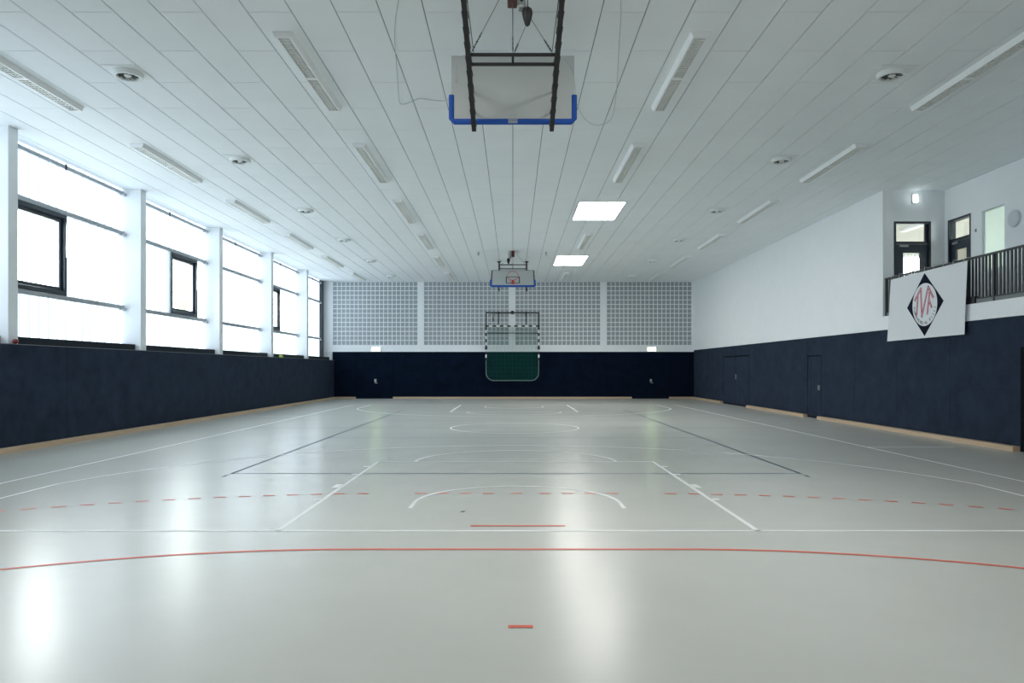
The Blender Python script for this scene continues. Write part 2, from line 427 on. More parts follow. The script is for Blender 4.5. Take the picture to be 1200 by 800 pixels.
for n_, (k, (a, b)) in enumerate(sorted(OPEN.items())):
    o = struct(empty('window_%d' % (n_+1), (XG, (a+b)/2, 3.39)), 'dark framed opening window in the translucent glazing')
    def put(mb, name, m, par=o):
        q = mb.build(name, m, par)
        if par is o: q.location = -o.location
        return q
    z0, z1 = 3.39, 5.30; f = MB(); t = .10; xo, xi = XG-.10, XG+.10
    f.cbox(xo, xi, a, a+t, z0, z1, .008).cbox(xo, xi, b-t, b, z0, z1, .008).cbox(xo, xi, a+t, b-t, z0, z0+t, .008).cbox(xo, xi, a+t, b-t, z1-t, z1, .008)
    fr = put(f, 'window_frame', M['frame'])
    f = MB(); t2 = .09; a2, b2, c2, d2 = a+t, b-t, z0+t, z1-t; xo, xi = XG-.07, XG+.04
    f.cbox(xo, xi, a2, a2+t2, c2, d2, .006).cbox(xo, xi, b2-t2, b2, c2, d2, .006).cbox(xo, xi, a2+t2, b2-t2, c2, c2+t2, .006).cbox(xo, xi, a2+t2, b2-t2, d2-t2, d2, .006)
    put(f, 'sash', M['frame'])
    e = MB().box(XG-.069, XG+.02, b2-t2-.015, b2-t2, c2+t2, d2-t2).box(XG-.069, XG+.02, a2+t2, a2+t2+.015, c2+t2, d2-t2)
    put(e, 'sash_edge', M['rail'])
    put(MB().box(XG-.02, XG-.012, a2+t2, b2-t2, c2+t2, d2-t2), 'pane', M['glass'])
    put(MB().box(XG-.02, XG+.09, a-.10, a-.002, z0, z1), 'white_mullion', M['disc'])
    put(MB().cbox(XG+.10, XG+.125, b-.07, b-.04, z0+.9, z0+1.75, .004).cbox(XG+.10, XG+.14, b-.075, b-.035, z0+1.1, z0+1.16, .004), 'window_handle', M['steel'])
# trees outside the openings
def tree(x, y, h, label):
    o = empty('tree', (x, y, -.3)); tag(o, label, 'tree', 'trees outside the left windows')
    tr = MB().tube([(0, 0, 0), (.1, .05, h*.35), (0, -.05, h*.75)], [.22, .16, .07], 8)
    for k in range(7):
        an = k*2.4; z = h*(.3+.06*k); tr.tube([(0.05, 0, z), (math.cos(an)*1.2, math.sin(an)*1.2, z+1.0)], [.07, .025], 5)
    tr.build('trunk', M['bark'], o)
    lf = MB()
    for k in range(1500):
        while 1:
            p = Vector((random.uniform(-1, 1), random.uniform(-1, 1), random.uniform(-1, 1)))
            if .15 < p.length < 1: break
        p = Vector((p.x*2.6, p.y*2.6, h*.64+p.z*h*.36)); d = Vector((random.gauss(0, 1), random.gauss(0, 1), random.gauss(0, 1))).normalized()
        e = d.orthogonal().normalized()*.13; ff = d.cross(e).normalized()*.08
        lf.add([p-e, p-ff, p+e, p+ff], [(0, 1, 2, 3)])
    lf.build('foliage', M['leaf'], o)
tree(-20.5, 43.0, 10, 'leafy green tree seen through the second opening window from the camera')
tree(-22, 48.5, 11, 'taller leafy tree just beyond the one behind the second opening window')
tree(-21.0, 61.0, 11, 'leafy tree seen through the farthest opening window')

# ------------------------------------------------------------------ right wall
WT = .15
DZ = 2.25
ZR = 2.72
def clad_run(mb, x0, x1, y0, y1, z0, z1, step=2.5):
    n = max(1, round((y1-y0)/step)); 
    for i in range(n): mb.cbox(x0, x1, y0+(y1-y0)*i/n+.003, y0+(y1-y0)*(i+1)/n-.003, z0, z1, .004)
D3 = (31.3, 35.2, 2.26); D4 = (24.0, 25.12, 2.11); D5 = (13.1, 14.58, 2.08)
rw = MB()
for a, b in ((YB, D5[0]), (D5[1], D4[0]), (D4[1], D3[0]), (D3[1], YF)): clad_run(rw, XR, XR+.03, a, b, 0, ZR)
for d in (D3, D4, D5): rw.cbox(XR, XR+.03, d[0]+.003, d[1]-.003, d[2]+.012, ZR, .004)
wall_right = struct(rw.build('wall_right', M['felt']))
bb = MB()
for a, b in ((YB, D5[0]), (D5[1], YF)): bb.box(XR+.03, XR+.3, a, b, 0, ZR)
bb.box(XR+.03, XR+.3, D5[0], D5[1], D5[2], ZR)
bb.build('wall_core', M['gap'], wall_right)
up = MB(); up.box(XR, XR+.3, YE, YF, ZR+.008, 3.095).box(XR, XR+.3, YE, YF, 3.103, HC)
up.box(XR+.004, XR+.3, YE, YF, 3.095, 3.103)
up.box(XR, XR+.3, YB, YE, ZR+.008, ZG).box(XR, XR+.3, YB, 5.0, ZG, HC)
up.build('wall_upper', M['white'], wall_right)
# gallery shell
gal = MB()
gal.box(XR+.3, XE, 5.0, YE, 2.85, ZG)
def wall_holes_x(mb, X0, X1, ya, yb, za, zb, holes):   # wall in a plane of constant x
    for r in clip((ya, yb, za, zb), holes): mb.box(X0, X1, r[0], r[1], r[2], r[3])
def wall_holes_y(mb, Y0, Y1, xa, xb, za, zb, holes):
    for r in clip((xa, xb, za, zb), holes): mb.box(r[0], r[1], Y0, Y1, r[2], r[3])
GD1 = (10.49, 11.50, ZG, 5.72)           # door in the end wall: x0,x1,z0,z1
GD2 = (18.86, 19.84, ZG, 5.70)           # door in the side wall: y0,y1
GW = (17.57, 18.42, 4.10, 5.66)          # window in the side wall
gal.box(XE, XE+.18, 4.8, YE, 2.85, ZG)
wall_holes_x(gal, XE, XE+.18, 4.8, YE, ZG, HC, [GD2, GW])
gal.box(XR+.3, XE+.18, 4.8, 5.0, ZG, HC)
wall_holes_y(gal, YE, YE+.18, XR+.3, XE+.18, 2.85, HC, [GD1])
gw = struct(gal.build('wall_gallery', M['white']))
# rooms behind the gallery
rm = MB(); X2, X3, Y2, Y3 = XE+.18, 17.5, 12.0, 27.0
rm.box(XR+.3, X3, Y2, Y3, 2.85, ZG-.001)                                           # floor
rm.box(X2, X3+.2, Y2-.2, YE+.18, 6.1, 6.3).box(XR+.3, X3+.2, YE+.18, Y3+.2, 6.1, 6.3)                                      # ceiling
wall_holes_x(rm, X3, X3+.2, Y2, Y3+.2, ZG, 6.1, [(13, 16.5, 4.0, 5.8), (18, 22.5, 4.0, 5.8)])
wall_holes_y(rm, Y3, Y3+.2, XR+.3, X3, ZG, 6.1, [(13.4, 16.2, 3.9, 5.85)])
rm.box(X2, X3, Y2-.2, Y2, ZG, 6.1)
rm.build('room_shell', M['room'], gw)
wf = MB()
for x in (13.4, 14.75, 16.14): wf.box(x, x+.06, Y3+.05, Y3+.1, 3.9, 5.85)
wf.box(13.4, 16.2, Y3+.05, Y3+.1, 3.9, 3.96).box(13.4, 16.2, Y3+.05, Y3+.1, 5.79, 5.85)
wf.build('room_window_frame', M['disc'], gw)
cu = MB()
for k in range(10): cu.box(14.0+k*.13, 14.07+k*.13, Y3-.12, Y3-.08, 3.8, 5.9)
cu.build('room_blind', M['blind'], gw)
MB().box(12.35, 12.55, 21.6, 23.2, 6.02, 6.1).build('room_light', M['lampwhite'], gw)
# gallery doors
def leafdoor(name, label, P):
    """P maps (u along the wall, d into the wall, z) to world; u runs 0..w"""
    o = struct(empty(name, P(.5, 0, ZG)), label)
    w_ = 1.0; H = 2.60
    def put(bxs, nm, m, par=None):
        mb = MB()
        for u0, u1, d0, d1, z0, z1 in bxs:
            a = P(u0, d0, z0); b = P(u1, d1, z1)
            mb.box(min(a[0], b[0]), max(a[0], b[0]), min(a[1], b[1]), max(a[1], b[1]), z0, z1)
        q = mb.build(nm, m, o); q.location = -o.location; return q
    z = ZG
    put([(0, .05, -.01, .18, z, z+H), (.95, 1.0, -.01, .18, z, z+H), (.05, .95, -.01, .18, z+H-.05, z+H), (.05, .95, .04, .12, z+2.0, z+2.07)], 'door_frame', M['frame'])
    put([(.055, .27, .05, .10, z, z+1.995), (.73, .945, .05, .10, z, z+1.995), (.27, .73, .05, .10, z, z+.75), (.27, .73, .05, .10, z+1.76, z+1.995)], 'door_leaf', M['frame'])
    put([(.27, .73, .07, .08, z+.75, z+1.76)], 'door_glass', M['glass'])
    put([(.05, .95, .07, .08, z+2.07, z+H-.05)], 'transom_glass', M['glass'])
    put([(.86, .95, .06, .10, z+2.07, z+H-.05)], 'transom_post', M['frame'])
    put([(.16, .40, .01, .05, z+1.92, z+1.97)], 'door_closer', M['steel'])
    put([(.06, .10, -.01, .05, z+1.0, z+1.05), (.06, .20, -.03, -.01, z+1.0, z+1.03)], 'door_handle', M['steel'])
leafdoor('door_6', 'black framed glazed door with bright transom in gallery end wall under the small lit lamp', lambda u, d, z: Vector((GD1[0]+u*1.01, YE+d, z)))
leafdoor('door_7', 'black framed glazed door in the gallery side wall', lambda u, d, z: Vector((XE+d, GD2[1]-u*.98, z)))
o = struct(empty('window_7', (XE, (GW[0]+GW[1])/2, GW[2])), 'pale green frosted window in the gallery side wall')
q = MB().box(XE+.06, XE+.07, GW[0], GW[1], GW[2], GW[3]).build('pane', opal('frosted_green', (.66, .72, .68), (.74, .82, .78), k=.35), o); q.location = -o.location
f = MB(); t = .035
f.box(XE+.03, XE+.10, GW[0], GW[0]+t, GW[2], GW[3]).box(XE+.03, XE+.10, GW[1]-t, GW[1], GW[2], GW[3]).box(XE+.03, XE+.10, GW[0]+t, GW[1]-t, GW[3]-t, GW[3]).box(XE+.03, XE+.10, GW[0]+t, GW[1]-t, GW[2], GW[2]+t)
q = f.build('window_frame', M['disc'], o); q.location = -o.location
# doors in the dark cladding
def flush_leaf(name, label, boxes, hb, gapb, m=None):
    o = struct(empty(name, Vector(((boxes[0][0]+boxes[0][1])/2, (boxes[0][2]+boxes[0][3])/2, 0))), label)
    for b in boxes:
        q = MB().cbox(*b, .005).build('door_leaf', m or M['felt'], o); q.location = -o.location
    q = MB().box(*gapb).build('door_reveal', M['gap'], o); q.location = -o.location
    for hh in hb:
        q = MB().cbox(*hh, .003).build('door_handle', M['steel'], o); q.location = -o.location
d = D3; ym = (d[0]+d[1])/2
flush_leaf('door_3', 'wide dark double equipment door in the right wall',
    [(XR+.008, XR+.028, d[0]+.05, ym-.014, .06, d[2]-.045), (XR+.008, XR+.028, ym+.014, d[1]-.05, .06, d[2]-.045)],
    [(XR-.015, XR+.012, ym-.12, ym-.02, 1.20, 1.42)], (XR+.0285, XR+.03, d[0], d[1], 0, d[2]+.012))
d = D4
flush_leaf('door_4', 'narrow dark single door in the right wall',
    [(XR+.008, XR+.028, d[0]+.04, d[1]-.25, .05, d[2]-.03), (XR+.008, XR+.028, d[1]-.23, d[1]-.03, .05, d[2]-.03)],
    [(XR-.03, XR+.012, d[0]+.10, d[0]+.22, .95, 1.12)], (XR+.0285, XR+.03, d[0], d[1], 0, d[2]+.012))
# near open doorway on the right
o = struct(empty('door_5', (XR+.3, 13.84, 0)), 'open black doorway at the near end of the right wall')
f = MB(); f.box(XR+.001, XR+.3, D5[1]-.10, D5[1]-.003, 0, D5[2]+.01).box(XR+.001, XR+.3, D5[0]+.003, D5[0]+.1, 0, D5[2]+.01).box(XR+.001, XR+.3, D5[0]+.1, D5[1]-.1, D5[2]-.08, D5[2]+.01)
q = f.build('door_frame', M['gap'], o); q.location = -o.location
q = MB().box(XR+.3, XR+.34, D5[0], D5[1], 0, D5[2]).build('door_leaf', M['kick'], o); q.location = -o.location

# ------------------------------------------------------------------ far wall
ZF = 2.63
DF = [(-8.83, -6.72), (6.67, 8.78)]; DFZ = 2.16
fw = MB()
xs = [XL-.1, DF[0][0], DF[0][1], DF[1][0], DF[1][1], XR+.03]
for a, b in ((xs[0], xs[1]), (xs[2], xs[3]), (xs[4], xs[5])):
    n = max(1, round((b-a)/2.5))
    for i in range(n): fw.cbox(a+(b-a)*i/n+.003, a+(b-a)*(i+1)/n-.003, YF, YF+.03, 0, ZF, .004)
for a, b in DF: fw.cbox(a+.003, b-.003, YF, YF+.03, DFZ+.012, ZF, .004)
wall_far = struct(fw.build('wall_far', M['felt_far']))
MB().box(XL-.1, XR+.3, YF+.03, YF+.3, 0, ZF).build('wall_core', M['gap'], wall_far)
GR = [(-10.12, -5.37), (-4.99, -.24), (.15, 4.91), (5.29, 10.05)]; GZ = (3.02, HC-.0)
u = MB(); wall_holes_y(u, YF, YF+.3, -10.95, XR+.3, ZF, HC+.02, [(a, b, GZ[0], HC+.02) for a, b in GR])
u.build('wall_upper', M['white'], wall_far)
MB().box(-10.95, XR+.3, YF+.3, YF+.35, 0, HC+.1).build('wall_backing', M['white'], wall_far)
names = ['far left gridded grey acoustic panel beside the window wall', 'gridded grey acoustic panel left of the hall centre, partly behind the goal', 'gridded grey acoustic panel right of the hall centre, partly behind the goal', 'far right gridded grey acoustic panel beside the white side wall']
for (a, b), nm in zip(GR, names):
    o = empty('acoustic_panel', ((a+b)/2, YF+.05, GZ[0])); tag(o, nm, 'wall panel', 'gridded acoustic panels above the far wall cladding')
    q = MB().box(a, b, YF+.045, YF+.10, GZ[0], GZ[1]).build('backing', M['acoustic'], o); q.location = -o.location
    l = MB(); nx = 20; px_ = (b-a)/nx; nz = 14; pz = (GZ[1]-GZ[0])/nz
    for i in range(1, nx): l.box(a+i*px_-.019, a+i*px_+.019, YF+.015, YF+.045, GZ[0], GZ[1])
    for i in range(1, nz+1):
        zt = GZ[0]+i*pz; l.box(a, b, YF+.014, YF+.045, zt-.019, min(zt+.019, HC))
    q = l.build('lattice', M['lattice'], o); q.location = -o.location
for i, (a, b) in enumerate(DF):
    xm = (a+b)/2
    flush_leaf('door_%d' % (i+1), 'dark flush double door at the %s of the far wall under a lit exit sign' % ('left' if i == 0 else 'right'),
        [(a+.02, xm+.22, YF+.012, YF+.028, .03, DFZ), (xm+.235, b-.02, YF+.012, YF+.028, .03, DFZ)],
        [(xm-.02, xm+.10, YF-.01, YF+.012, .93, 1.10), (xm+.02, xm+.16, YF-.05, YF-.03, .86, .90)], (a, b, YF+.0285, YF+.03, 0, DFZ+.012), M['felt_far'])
    o = empty('exit_sign', (xm+.08, YF-.05, ZF+.01)); tag(o, 'small glowing exit sign above the far %s double door' % ('left' if i == 0 else 'right'), 'exit sign', 'lit exit signs on the far wall')
    MB().cbox(-.25, .25, -.02, .05, .01, .25, .01).build('sign_housing', M['lampwhite'], o)
    MB().box(-.23, .23, -.03, -.02, .03, .23).build('sign_face', M['exit'], o)
# wall behind the camera, closed ends, with an unseen glowing band added as fill light
wb_ = MB(); wall_holes_y(wb_, YB-.2, YB, -10.95, 12.2, 0, HC+.02, [(-9.6, 9.6, 2.7, 6.2)])
wbk = struct(wb_.build('wall_back', M['white']))
MB().box(-9.6, 9.6, YB-.12, YB-.11, 2.7, 6.2).build('glazing', M['back'], wbk)  # unseen glowing sheet, added to light the hall from behind
mu = MB()
for k in range(9): mu.box(-9.6+k*2.4-.03, -9.6+k*2.4+.03, YB-.10, YB-.02, 2.7, 6.2)
mu.build('back_fill_bar', M['rail'], wbk)

# ------------------------------------------------------------------ skirting boards
def skirt_x(name, x_wall, sgn, y0, y1):
    w1 = .15; h = .10
    pts = [(x_wall, 0), (x_wall+sgn*w1, 0), (x_wall+sgn*w1, h-.012), (x_wall+sgn*(w1-.012), h), (x_wall, h)]
    struct(MB().prism(pts, 'y', y0, y1).build(name, M['wood']))
skirt_x('baseboard_left', XL+.001, 1, YB, YF-.151)
for i, (a, b) in enumerate(((YB, D5[0]), (D5[1]+.01, D4[0]), (D4[1], D3[0]), (D3[1], YF-.151))): skirt_x('baseboard_right', XR-.001, -1, a, b)
for a, b in ((XL+.002, DF[0][0]), (DF[0][1], DF[1][0]), (DF[1][1], XR-.002)):
    h = .10; y_ = YF-.001; pts = [(y_, 0), (y_-.149, 0), (y_-.149, h-.012), (y_-.137, h), (y_, h)]
    struct(MB().prism(pts, 'x', a, b).build('baseboard_far', M['wood']))

# ------------------------------------------------------------------ gallery railing and banner
XB = 10.24
rl = empty('gallery_railing', (XB, 12.5, ZG)); tag(rl, 'black upright-bar railing along the edge of the raised gallery', 'railing')
def rput(mb, nm, m): q = mb.build(nm, m, rl); q.location = -rl.location; return q
rput(MB().cbox(XB-.03, XB+.03, 5.02, 19.96, 4.10, 4.145, .006), 'handrail', M['grille'])
rput(MB().cbox(XB-.02, XB+.02, 5.02, 19.96, ZG+.09, ZG+.12, .004), 'bottom_rail', M['grille'])
rput(MB().cbox(XB-.012, XB+.012, 5.02, 19.96, ZG+.001, ZG+.09, .003), 'kickplate', M['kick'])
for y in (5.08, 8.1, 11.1, 13.2, 15.45, 16.38, 19.2, 19.92):
    rput(MB().cbox(XB-.03, XB+.03, y-.022, y+.022, ZG, 4.10, .004), 'post', M['grille'])
rput(MB().box(XB-.05, XB+.04, 16.05, 16.38, ZG, ZG+.16), 'post_foot', M['black'])
y = 14.0; ys = []
while y < 19.9: ys.append(y); y += .115
for y in ys:
    rput(MB().box(XB-.012, XB+.012, y-.0235, y+.0235, ZG+.12, 4.10), 'baluster', M['grille'])
m_ = MB(); y = 13.885
while y > 5.1: m_.box(XB-.012, XB+.012, y-.0235, y+.0235, ZG+.12, 4.10); y -= .115
tag(rput(m_, 'baluster_run', M['grille']), kind='stuff')

XBN = 10.10
bn = empty('club_banner', (XBN, 17.85, 2.42)); tag(bn, 'white club banner with a navy diamond emblem hanging over the gallery railing', 'banner')
vs = []; fs = []; NU, NV = 44, 20
def bcorner(u, v):      # u 0 = far/left in the picture, 1 = near; v 0 = bottom, 1 = top
    yT = 19.48+(16.18-19.48)*u; yBt = 19.62+(16.26-19.62)*u
    zT = 4.04+.03*u+.0*u; zB = 2.40+.03*u
    yy = yBt+(yT-yBt)*v; zz = zB+(zT-zB)*v
    e = max(0, abs(u-.5)*2-.56)/.44
    xx = XBN+.012*math.sin(9*u*PI+v*1.5)*e*(1.2-v)+.02*e*v
    return (xx, yy, zz)
for sd in (0, 1):
    for j in range(NV+1):
        for i in range(NU+1):
            p = bcorner(i/NU, j/NV); vs.append((p[0]+sd*.004, p[1], p[2]))
N1 = (NU+1)*(NV+1)
for sd in (0, 1):
    for j in range(NV):
        for i in range(NU):
            a = sd*N1+j*(NU+1)+i; fs.append((a, a+1, a+NU+2, a+NU+1))
for i in range(NU):
    for j_ in (0, NV): a = j_*(NU+1)+i; fs.append((a, a+1, a+1+N1, a+N1))
for j in range(NV):
    for i_ in (0, NU): a = j*(NU+1)+i_; fs.append((a, a+NU+1, a+NU+1+N1, a+N1))
mb = MB().add(vs, fs); q = mb.build('banner_cloth', M['cloth'], bn, True); q.location = -bn.location
for k in range(9):
    tt = MB()
    
    yy = 16.3+k*.39; tt.tube([(XBN+.004, yy, 4.03), (XBN+.01, yy, 4.155), (XB+.03, yy, 4.155), (XB+.035, yy, 4.09), (XB-.03, yy, 4.08), (XBN+.01, yy, 4.02)], .006, 5)
    q = tt.build('banner_tie', M['cable'], bn); q.location = -bn.location
YC, ZC = 17.83, 3.235
def P3(s, t, off): return (XBN-off, YC-s, ZC+t)
def flat(polys, off, name, m, par, th=.0015):
    mb = MB()
    for pts in polys:
        n = len(pts)
        mb.add([P3(*p, off) for p in pts]+[P3(*p, off-th) for p in pts], [tuple(range(n)), tuple(range(n, 2*n))[::-1]]+[(i, (i+1) % n, n+(i+1) % n, n+i) for i in range(n)])
    q = mb.build(name, m, par); q.location = -bn.location if par is bn else (0, 0, 0); return q
em = flat([[(0, .775), (.79, .02), (0, -.775), (-.79, -.02)]], .0035, 'emblem', M['ink'], bn)
flat([[(.535*math.cos(2*PI*k/64), .525*math.sin(2*PI*k/64)) for k in range(64)]], .0055, 'emblem_disc', M['cloth'], em)
def st(px, py):
    Y = XBN*FPX/(px-VX); return (-(Y-YC), EYE+(VY-py)*Y/FPX-ZC)
def stroke(a, b, w):
    a = Vector(a); b = Vector(b); d = (b-a).normalized(); n = Vector((-d.y, d.x))*w/2; e = d*w*.3
    return [tuple(a-n-e), tuple(b-n+e), tuple(b+n+e), tuple(a+n-e)]
SG = [((1072.4, 352), (1079.4, 338)), ((1076, 345.5), (1074.5, 368.8)), ((1079.4, 338.3), (1080.5, 371)), ((1080.5, 371), (1088, 335.8)),
      ((1088, 335.8), (1093.8, 348)), ((1089.7, 340.5), (1087, 367.5)), ((1088.9, 352), (1092, 359.5))]
# the letters T, V, F as overlapping strokes, crimson with a pink core
flat([stroke(st(*a), st(*b), .062) for a, b in SG], .0075, 'emblem_letters', M['inkred'], em)
flat([stroke(st(*a), st(*b), .026) for a, b in SG], .0095, 'emblem_letter_core', M['inkpink'], em)
GL = {'T': [((0, 1), (1, 1)), ((.5, 1), (.5, 0))], 'U': [((0, 1), (0, .2)), ((0, .2), (.5, 0)), ((.5, 0), (1, .2)), ((1, .2), (1, 1))],
      'R': [((0, 0), (0, 1)), ((0, 1), (1, .9)), ((1, .9), (.9, .5)), ((.9, .5), (0, .5)), ((.4, .5), (1, 0))], 'N': [((0, 0), (0, 1)), ((0, 1), (1, 0)), ((1, 0), (1, 1))],
      'V': [((0, 1), (.5, 0)), ((.5, 0), (1, 1))], 'E': [((0, 0), (0, 1)), ((0, 1), (1, 1)), ((0, .5), (.8, .5)), ((0, 0), (1, 0))], 'I': [((.5, 0), (.5, 1))],
      'F': [((0, 0), (0, 1)), ((0, 1), (1, 1)), ((0, .5), (.8, .5))]}
ps = []
def glyph(c, ang):
    r = .455; cs = Vector((r*math.cos(ang), r*math.sin(ang))); t_ = Vector((-math.sin(ang), math.cos(ang))); n_ = -Vector((math.cos(ang), math.sin(ang)))
    for a, b in GL[c]:
        f_ = lambda p: cs+t_*(p[0]-.5)*.05+n_*(p[1]-.5)*.068
        ps.append(stroke(f_(a), f_(b), .012))
for k, c in enumerate('TURNVEREIN'): glyph(c, math.radians(186+k*10.4))
for k, c in enumerate('FIIII'): glyph(c, math.radians(303+k*11))
flat(ps, .0075, 'emblem_ring_lettering', M['ink'], em)

# small things on the gallery walls
o = empty('wall_lamp', (11.04, YE-.05, 6.33)); tag(o, 'small lit box lamp high on the gallery end wall above the door', 'lamp')
MB().cbox(-.07, .07, 0, .05, -.13, .13, .01).build('lamp_base', M['lampwhite'], o)
MB().cbox(-.055, .06, -.05, 0, -.11, .11, .02).build('lamp_shade', M['lampon'], o)
R_ = Matrix.Rotation(-PI/2, 4, 'Y')
o = empty('wall_speaker', (XE, 17.18, 5.21)); tag(o, 'round pale grey disc fixed on gallery side wall right of the frosted window', 'speaker')
MB().lathe([(.17, 0), (.20, .01), (.20, .05), (.18, .07), (.165, .072)], R_, 32).build('speaker_rim', M['disc'], o, True)
MB().lathe([(.165, .045), (.165, .060), (.08, .068), (.0, .07)], R_, 32).build('speaker_cover', M['disc'], o, True)
o = MB().cbox(-.012, 0, -.03, .03, -.04, .04, .004).build('light_switch', M['sash']); o.location = (XE, 18.65, 5.21-.0); tag(o, 'tiny grey wall switch between black gallery door and frosted window', 'switch')

# ------------------------------------------------------------------ ceiling lights
def make_light():
    o = empty('ceiling_light', (0, 0, HC)); Lh = 3.0/2; d = .085; wt, wb = .15, .112
    h = MB()
    # trapezoid shell: two flared sides, closed ends, top tray
    for s_ in (-1, 1):
        h.add([(s_*wt, -Lh, 0), (s_*wt, Lh, 0), (s_*wb, Lh, -d), (s_*wb, -Lh, -d), (s_*(wt-.02), -Lh, 0), (s_*(wt-.02), Lh, 0), (s_*(wb-.028), Lh, -d), (s_*(wb-.028), -Lh, -d)],
              [(0, 1, 2, 3), (7, 6, 5, 4), (3, 2, 6, 7), (0, 4, 5, 1), (0, 3, 7, 4), (1, 5, 6, 2)])
    h.box(-wt+.01, wt-.01, -Lh, Lh, -.012, 0)
    h.build('housing', M['lampwhite'], o)
    for s_ in (-1, 1):
        e = MB().prism([(-wt, 0), (wt, 0), (wb, -d), (-wb, -d)], 'y', s_*Lh, s_*(Lh+.03)); e.build('end_cap', M['lampwhite'], o)
    MB().box(-wb+.028, wb-.028, -.035, .035, -d+.001, -.03).build('centre_bridge', M['lampwhite'], o)
    for a, b in ((-Lh+.01, -.04), (.04, Lh-.01)):
        l = MB(); n = 17
        for i in range(n+1):
            y_ = a+(b-a)*i/n; l.box(-wb+.03, wb-.03, y_-.009, y_+.009, -d+.003, -d+.020)
        for x_ in (-.034, .034): l.box(x_-.005, x_+.005, a, b, -d+.003, -d+.020)
        l.box(-wb+.028, -wb+.034, a, b, -d+.004, -d+.03).box(wb-.034, wb-.028, a, b, -d+.004, -d+.03)
        l.build('louvre', M['louvre'], o)
        # dark slot ends under each louvre
        MB().tube([(0, a+.05, -.04), (0, b-.05, -.04)], .013, 8).build('fluorescent_tube', M['tubew'], o)
    return o
rows = [(-8.2, 'row beside the windows'), (-3.355, 'inner left row'), (2.745, 'inner right row'), (7.6, 'row on the gallery side')]
LY = [12.12, 17.38, 22.63, 27.88, 33.12, 38.38]
ordn = ['nearest the camera', 'second from the camera', 'third from the camera', 'fourth from the camera', 'fifth from the camera', 'farthest from the camera']
proto = make_light(); first = True
for x, rn in rows:
    for i, y in enumerate(LY):
        if abs(x-2.745) < .1 and i in (2, 4): continue
        o = proto if first else copy_tree(proto); first = False
        o.location = (x, y, HC)
        od = ordn[i]
        tag(o, 'unlit louvred ceiling light, %s in the %s' % (od, rn), 'ceiling light', 'louvred ceiling lights')

# ------------------------------------------------------------------ round ceiling diffusers
def make_diff():
    o = empty('ceiling_diffuser', (0, 0, HC))
    MB().cbox(-.30, .30, -.30, .30, -.012, 0, .004).build('plate', M['plate'], o)
    MB().lathe([(.235, -.012), (.235, -.05), (.22, -.085), (.20, -.09), (.175, -.085), (.165, -.05), (.165, -.013)], Matrix(), 36).build('ring', M['plate'], o, True)
    b = MB()
    for k in range(10):
        Mx = Matrix.Rotation(k*2*PI/10, 4, 'Z') @ T(.11, 0, -.052) @ Matrix.Rotation(.6, 4, 'X'); b.box(-.045, .05, -.022, .022, -.003, .003, 0, Mx)
    b.build('swirl_blades', M['darkgrey'], o)
    MB().lathe([(.0, -.013), (.055, -.013), (.06, -.06), (.03, -.08), (.0, -.082)], Matrix(), 20).build('hub', M['louvre'], o, True)
    return o
DY = [12.05, 17.0, 22.4, 27.5, 32.8, 38.1]; proto = make_diff(); first = True
for x, rn in ((-6.38, 'on the window side'), (6.28, 'on the gallery side')):
    for i, y in enumerate(DY):
        o = proto if first else copy_tree(proto); first = False; o.location = (x, y, HC)
        tag(o, 'round white ceiling air diffuser, %s in the line %s' % (ordn[i], rn), 'air diffuser', 'round ceiling diffusers')

